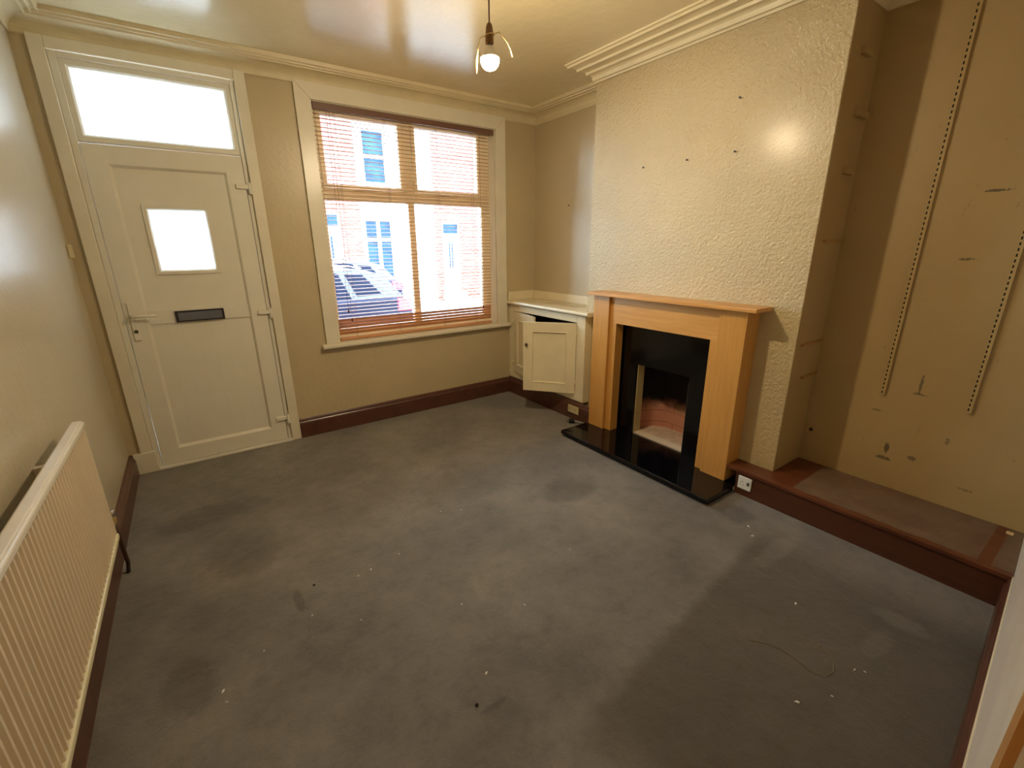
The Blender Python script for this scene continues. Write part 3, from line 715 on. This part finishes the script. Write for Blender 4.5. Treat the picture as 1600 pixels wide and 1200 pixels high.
# ------------------------------------------------------------------ screws and nails
def screw(p, axis, label):
    d_ = Vector((-1, 0, 0)); q = Vector(p)
    tag(MB().tube([q, q+d_*.014, q+d_*.016, q+d_*.019], [.003, .003, .0065, .005], 10).build('wall_screw', M_metal_dull, None), label, 'screw', 'screws left in the wall')
screw((XC, -1.604, 2.086), 'X', 'leftmost screw of the row of three left in the chimney breast')
screw((XC, -1.958, 2.086), 'X', 'middle screw of the row of three left in the chimney breast')
screw((XC, -2.283, 2.086), 'X', 'rightmost screw of the row of three left in the chimney breast')
screw((XC, -2.273, 2.371), 'X', 'single small screw high on the chimney breast above the row of three')
screw((XL, -.531, 1.919), 'X', 'single small nail in the alcove wall above the cupboard')

# ------------------------------------------------------------------ pendant light
px_, py_ = 1.918, -1.85
pd = thing('pendant_light', (px_, py_, 2.35), 'lit bare bulb hanging from the ceiling on a brown flex with a broken shade ring', 'light')
MB().lathe([(.038, 0), (.045, .004), (.042, .028), (.02, .034)], (px_, py_, H-.034), 'Z', 28).build('ceiling_rose', M_white, pd)
MB().tube([(px_+.001, py_, H-.03), (px_, py_, 2.54)], .0032, 10).build('flex', M_cordm, pd)
MB().lathe([(.004, 2.548), (.010, 2.546), (.015, 2.535), (.018, 2.512), (.0185, 2.508), (.0195, 2.505), (.0195, 2.465), (.015, 2.462)][::-1], (px_, py_, 0), 'Z', 24).build('lampholder', M_bulbholder, pd)
bu = [(.0, 2.3560)]
for k in range(1, 13):
    a = k/12*1.72; bu.append((.0440*math.sin(a), 2.400-.0440*math.cos(a)))
MB().lathe(bu, (px_, py_, 0), 'Z', 32).build('bulb', M_bulb, pd)
MB().lathe([(.0436, 2.4067), (.0405, 2.417), (.033, 2.428), (.025, 2.440), (.018, 2.450), (.0165, 2.456)], (px_, py_, 0), 'Z', 32).build('bulb_body', simple('white_bulb_body', (230, 226, 214), .4), pd)
MB().lathe([(.0145, 2.446), (.0145, 2.466)], (px_, py_, 0), 'Z', 20).build('bulb_cap', M_steel, pd)
rg = [(px_+.029*math.cos(a), py_+.029*math.sin(a), 2.500+.006*math.cos(a)) for a in [k*2*PI/28 for k in range(29)]]
r_ = MB().tube(rg, .0016, 8); 
cx, cy = math.cos(-.6), math.sin(-.6)     # across the view
def P_(u, z_): return (px_+u*.82, py_-u*.57, z_)
r_.tube([P_(-.019, 2.503), P_(-.045, 2.487), P_(-.050, 2.480)], .0020, 8).tube([P_(.019, 2.503), P_(.047, 2.513)], .0020, 8)
r_.build('shade_ring', M_wire, pd)
MB().tube([P_(-.049, 2.478), P_(-.056, 2.44), P_(-.063, 2.40), P_(-.067, 2.345)], [.0018, .003, .0045, .0048], 10).build('ring_arm', M_wire, pd)
MB().tube([P_(.047, 2.513), P_(.060, 2.495), P_(.085, 2.468), P_(.100, 2.44), P_(.108, 2.413)], [.0016, .0018, .0022, .0022, .0034], 10).build('ring_arm', M_wire, pd)

# ------------------------------------------------------------------ bits on the carpet
flakes = [(.403, -2.305, .009), (1.228, -2.807, .008), (2.065, -3.545, .009), (2.377, -3.614, .008), (.918, -2.272, .006), (.994, -1.99, .006), (2.19, -3.609, .005), (2.40, -3.64, .005),
          (.41, -2.36, .005), (1.22, -1.95, .005), (2.55, -3.33, .008), (1.06, -1.98, .007), (.55, -2.20, .005), (1.32, -2.45, .006), (1.58, -1.72, .005), (1.69, -1.78, .005), (1.98, -2.45, .004),
          (2.95, -2.90, .009), (2.88, -2.96, .010), (.75, -2.12, .005), (1.55, -2.62, .005)]
src = None
for i, (x, y, r) in enumerate(flakes):
    if src is None:
        src = MB().add([(-1, -.3, 0), (0, -.6, 0), (1.1, .1, 0), (.2, .5, 0), (-.7, .4, 0), (-.8, -.2, .35), (0, -.4, .5), (.9, .1, .3), (.1, .4, .45), (-.5, .3, .3)],
                 [(4, 3, 2, 1, 0), (5, 6, 7, 8, 9), (0, 1, 6, 5), (1, 2, 7, 6), (2, 3, 8, 7), (3, 4, 9, 8), (4, 0, 5, 9)]).build('paint_flake', M_fluff, None); o = src
    else:
        o = src.copy(); C.collection.objects.link(o)
    o.location = (x, y, .0005); o.scale = (r, r*random.uniform(.5, 1), r); o.rotation_euler = (0, 0, random.uniform(0, 6))
    tag(o, 'tiny white paint flake lying on the grey carpet', 'paint flake', 'paint flakes scattered on the carpet')
pts = [(2.185, -3.309), (2.215, -3.345), (2.245, -3.40), (2.245, -3.46), (2.235, -3.52), (2.25, -3.56), (2.30, -3.572), (2.345, -3.555), (2.37, -3.52), (2.365, -3.49), (2.40, -3.485)]
tag(MB().tube([(x, y, .003) for x, y in pts], .0014, 6).build('loose_thread', M_thread, None), 'curly loose thread lying on the carpet', 'thread')
for x, y, lab in ((1.134, -2.893, 'dark crumb on the carpet at the bottom middle of the photo'), (.80, -1.93, 'dark crumb on the carpet left of the middle of the room')):
    tag(MB().lathe([(.0, 0), (.006, .001), (.007, .004), (.003, .007)], (x, y, .0003), 'Z', 8).build('dark_crumb', M_dark, None), lab, 'crumb')

# ------------------------------------------------------------------ the street outside
G = -.20
struct('ground_road', 'pale asphalt street', mb=MB().box(-30, 40, 2.2, 8.4, G-.12, G-.02), mat=M_road)
struct('ground_pavement_near', 'paved footway outside the window', mb=MB().box(-30, 40, .28, 2.2, G-.12, G), mat=M_pave)
struct('ground_pavement_far', 'paved footway across the street', mb=MB().box(-30, 40, 8.4, 14, G-.12, G), mat=M_pave)
FY = 10.0
def rect_holes(mb, x0, x1, z0, z1, holes, y0, y1):
    xs = sorted({x0, x1, *[h[0] for h in holes], *[h[1] for h in holes]}); zs = sorted({z0, z1, *[h[2] for h in holes], *[h[3] for h in holes]})
    for a, b in zip(xs, xs[1:]):
        for c_, d_ in zip(zs, zs[1:]):
            cx_, cz = (a+b)/2, (c_+d_)/2
            if any(h[0] < cx_ < h[1] and h[2] < cz < h[3] for h in holes): continue
            mb.box(a, b, y0, y1, c_, d_)
    return mb
def house(x0, x1, wins, doors, label, wallm=M_house):
    o = thing('terraced_house', ((x0+x1)/2, FY, G), label, 'house')
    rect_holes(MB(), x0, x1, G, 5.9, [w_[:4] for w_ in wins+doors], FY, FY+.3).build('wall', wallm, o)
    MB().prism([(FY-.2, 5.9), (FY+4, 8.6), (FY+8, 5.9)], x0, x1, lambda p, q, t: (t, p, q)).build('roof', M_slate, o)
    MB().box(x0, x1, FY+.3, FY+7.8, G, 5.88).build('interior_block', simple('house_inside', (60, 66, 76), .9), o)
    MB().box(x0, x1, FY-.04, FY-.001, 5.6, 5.9).build('eaves_board', M_stone, o)
    for (a, b, c_, d_, kind) in wins:
        f = MB(); t_ = .07
        f.box(a, a+t_, FY+.06, FY+.14, c_, d_); f.box(b-t_, b, FY+.06, FY+.14, c_, d_); f.box(a+t_, b-t_, FY+.06, FY+.14, c_, c_+t_); f.box(a+t_, b-t_, FY+.06, FY+.14, d_-t_, d_)
        zt_ = c_+(d_-c_)*(.66 if kind == 'cross' else .5)
        f.box(a+t_, b-t_, FY+.06, FY+.14, zt_-.05, zt_+.05)
        if kind == 'cross': f.box((a+b)/2-.05, (a+b)/2+.05, FY+.058, FY+.138, c_+t_, d_-t_)
        fo = f.build('window', M_extw, o)
        MB().box(a+t_, b-t_, FY+.10, FY+.11, c_+t_, d_-t_).build('pane', M_extglass, fo)
        MB().box(a-.06, b+.06, FY-.08, FY+.05, c_-.14, c_-.001).build('sill', M_stone, o)
        MB().box(a-.06, b+.06, FY-.03, FY-.001, d_, d_+.2).build('lintel', M_stone, o)
    for (a, b, c_, d_, kind) in doors:
        f = MB(); f.box(a, a+.06, FY+.06, FY+.14, c_, d_); f.box(b-.06, b, FY+.06, FY+.14, c_, d_); f.box(a+.06, b-.06, FY+.06, FY+.14, d_-.06, d_); f.box(a+.06, b-.06, FY+.06, FY+.14, d_-.44, d_-.36)
        fo = f.build('door_frame', M_extw, o)
        MB().box(a+.06, b-.06, FY+.09, FY+.10, d_-.36, d_-.06).build('fanlight', M_extglass, fo)
        q = MB().box(a+.06, b-.06, FY+.08, FY+.12, c_, d_-.44).build('front_door', M_extw if kind == 'white' else M_extglass, o)
        if kind == 'white':
            for xx in (a+.26, b-.32): MB().box(xx, xx+.06, FY+.074, FY+.08, c_+.75, d_-.62).build('door_light', M_extglass, q)
        MB().box(a-.05, b+.05, FY-.25, FY+.06, G, c_).build('step', M_stone, o)
    return o
house(-2.2, 5.0, [(-1.2, .5, .55, 2.3, 'cross'), (-1.0, .4, 3.3, 4.9, 'sash'), (1.9, 3.2, 3.3, 4.9, 'sash')], [(3.55, 4.42, .10, 2.50, 'white')], 'pink brick terraced house across the street at the left of the window view')
house(5.002, 7.35, [(5.08, 5.98, .55, 2.38, 'cross'), (5.2, 5.95, 3.3, 4.78, 'sash')], [(6.3, 7.1, 2.6, 2.61, 'none')][:0], 'white rendered terraced house across the street in the middle of the window view', simple('white_house_render', (206, 204, 200), .8))
house(7.352, 12.4, [(9.6, 11.2, .55, 2.36, 'cross'), (9.9, 11.0, 3.05, 4.85, 'sash')], [(7.62, 8.30, .10, 2.32, 'white')], 'pink brick terraced house with a white door, seen through the right window light')
house(12.402, 20, [(13.6, 15.4, .55, 2.36, 'cross'), (13.7, 15.0, 3.05, 4.85, 'sash')], [(16.6, 17.6, .10, 2.50, 'white')], 'pink brick terraced house across the street at the far right, mostly out of view')

# parked cars: side profile swept across the width with tumblehome
def make_car(loc, label, rot=0):
    car = thing('parked_car', (0, 0, 0), label, 'car')
    # (x, z) outline of body: rear at +x
    low = [(-2.05, .30), (-2.08, .55), (-2.0, .72), (-1.75, .84), (-1.15, .95), (-.95, .97), (1.75, 1.02), (2.02, .98), (2.08, .80), (2.10, .50), (2.05, .28), (1.75, .24), (-1.7, .24)]
    mb = MB(); W_ = .86
    rows = [(-W_, .94), (-W_+.05, 1.0), (0, 1.0), (W_-.05, 1.0), (W_, .94)]
    n = len(low); vs = []
    for y_, s_ in rows:
        for (x, z_) in low: vs.append((x*(.985 if s_ < 1 else 1), y_, .24+(z_-.24)*(1 if s_ == 1 else .985)))
    fs = []
    for r in range(4):
        for k in range(n): fs.append((r*n+k, r*n+(k+1) % n, (r+1)*n+(k+1) % n, (r+1)*n+k))
    fs += [tuple(range(n))[::-1], tuple(4*n+k for k in range(n))]
    mb.add(vs, fs, False); mb.build('body', M_cardk, car, .03, 3)
    # greenhouse
    def gh(prof, yb_, yt, zb, zt, mat, name, grow=0):
        m_ = MB(); vs = []
        for (x, z_) in prof:
            f = (z_-zb)/(zt-zb); y_ = yb_+(yt-yb_)*f+grow
            vs.append((x, -y_, z_))
        for (x, z_) in prof:
            f = (z_-zb)/(zt-zb); y_ = yb_+(yt-yb_)*f+grow
            vs.append((x, y_, z_))
        k = len(prof); fs = [(i, (i+1) % k, k+(i+1) % k, k+i) for i in range(k)]+[tuple(range(k))[::-1], tuple(range(k, 2*k))]
        return m_.add(vs, fs).build(name, mat, car, .015, 2)
    gp = [(-1.05, .96), (-.35, 1.40), (-.1, 1.46), (.8, 1.48), (1.45, 1.43), (1.70, 1.36), (1.98, 1.0)]
    gh(gp, .80, .60, .96, 1.48, simple('silver_roof_paint', (44, 48, 62), .5), 'roof')
    # side windows slightly proud on both sides
    def sidewin(prof, name='side_window'):
        for sgn in (-1, 1):
            m_ = MB(); vs = []
            for off in (.004, -.01):
                for (x, z_) in prof:
                    f = (z_-.96)/.52; vs.append((x, sgn*(.80+(.60-.80)*f+off), z_))
            k = len(prof); fs = [(i, (i+1) % k, k+(i+1) % k, k+i) for i in range(k)]+[tuple(range(k))[::-1], tuple(range(k, 2*k))]
            m_.add(vs, fs).build(name, M_carglass, car)
    sidewin([(-.88, 1.02), (-.28, 1.39), (-.02, 1.42), (.10, 1.42), (.10, 1.02)])
    sidewin([(.16, 1.02), (.16, 1.42), (.9, 1.42), (1.02, 1.40), (1.16, 1.02)])
    sidewin([(1.24, 1.06), (1.12, 1.38), (1.38, 1.37), (1.62, 1.08)])
    MB().add([(1.735, -.56, 1.33), (1.735, .56, 1.33), (1.985, .68, 1.03), (1.985, -.68, 1.03), (1.72, -.56, 1.32), (1.72, .56, 1.32), (1.97, .68, 1.02), (1.97, -.68, 1.02)],
             [(0, 1, 2, 3), (7, 6, 5, 4), (0, 4, 5, 1), (1, 5, 6, 2), (2, 6, 7, 3), (3, 7, 4, 0)]).build('rear_window', M_carglass, car)
    MB().add([(-.42, -.58, 1.385), (-.42, .58, 1.385), (-1.04, .74, .99), (-1.04, -.74, .99), (-.40, -.58, 1.37), (-.40, .58, 1.37), (-1.0, .74, .98), (-1.0, -.74, .98)],
             [(3, 2, 1, 0), (4, 5, 6, 7), (0, 1, 5, 4), (1, 2, 6, 5), (2, 3, 7, 6), (3, 0, 4, 7)]).build('windscreen', M_carglass, car)
    for sgn in (-1, 1):
        MB().cbox(1.82, 2.10, sgn*.70, sgn*.865, .80, 1.0, .02).build('tail_lamp', M_red, car)
        MB().tube([(-.1, sgn*.56, 1.50), (.2, sgn*.56, 1.515), (1.2, sgn*.56, 1.50), (1.4, sgn*.56, 1.46)], .012, 8).build('roof_rail', M_chrome, car)
        for x in (-1.32, 1.32):
            w__ = MB().lathe([(.20, -.09), (.31, -.09), (.325, -.07), (.325, .07), (.31, .09), (.20, .09)], (x, sgn*.80, .325), 'Y', 28).build('wheel', M_tyre, car)
            MB().lathe([(.0, -.095), (.19, -.085), (.20, -.02), (.20, .02), (.19, .085), (0, .095)], (x, sgn*.80, .325), 'Y', 20).build('hub', M_steel, w__)
        MB().cbox(-.02, .20, sgn*.865, sgn*.855, .90, .93, .003).build('door_handle', M_chrome, car)
    MB().cbox(2.06, 2.13, -.72, .72, .38, .60, .02).build('bumper', M_cardk, car)
    car.location = loc; car.rotation_euler = (0, 0, rot)
    return car
c1 = make_car((1.36, 3.75, G-.02), 'dark blue hatchback parked just outside the window with a red tail lamp')
c2 = copy_tree(c1); c2.location = (2.65, 7.35, G-.02); c2['label'] = 'second dark car parked across the street behind the hatchback'
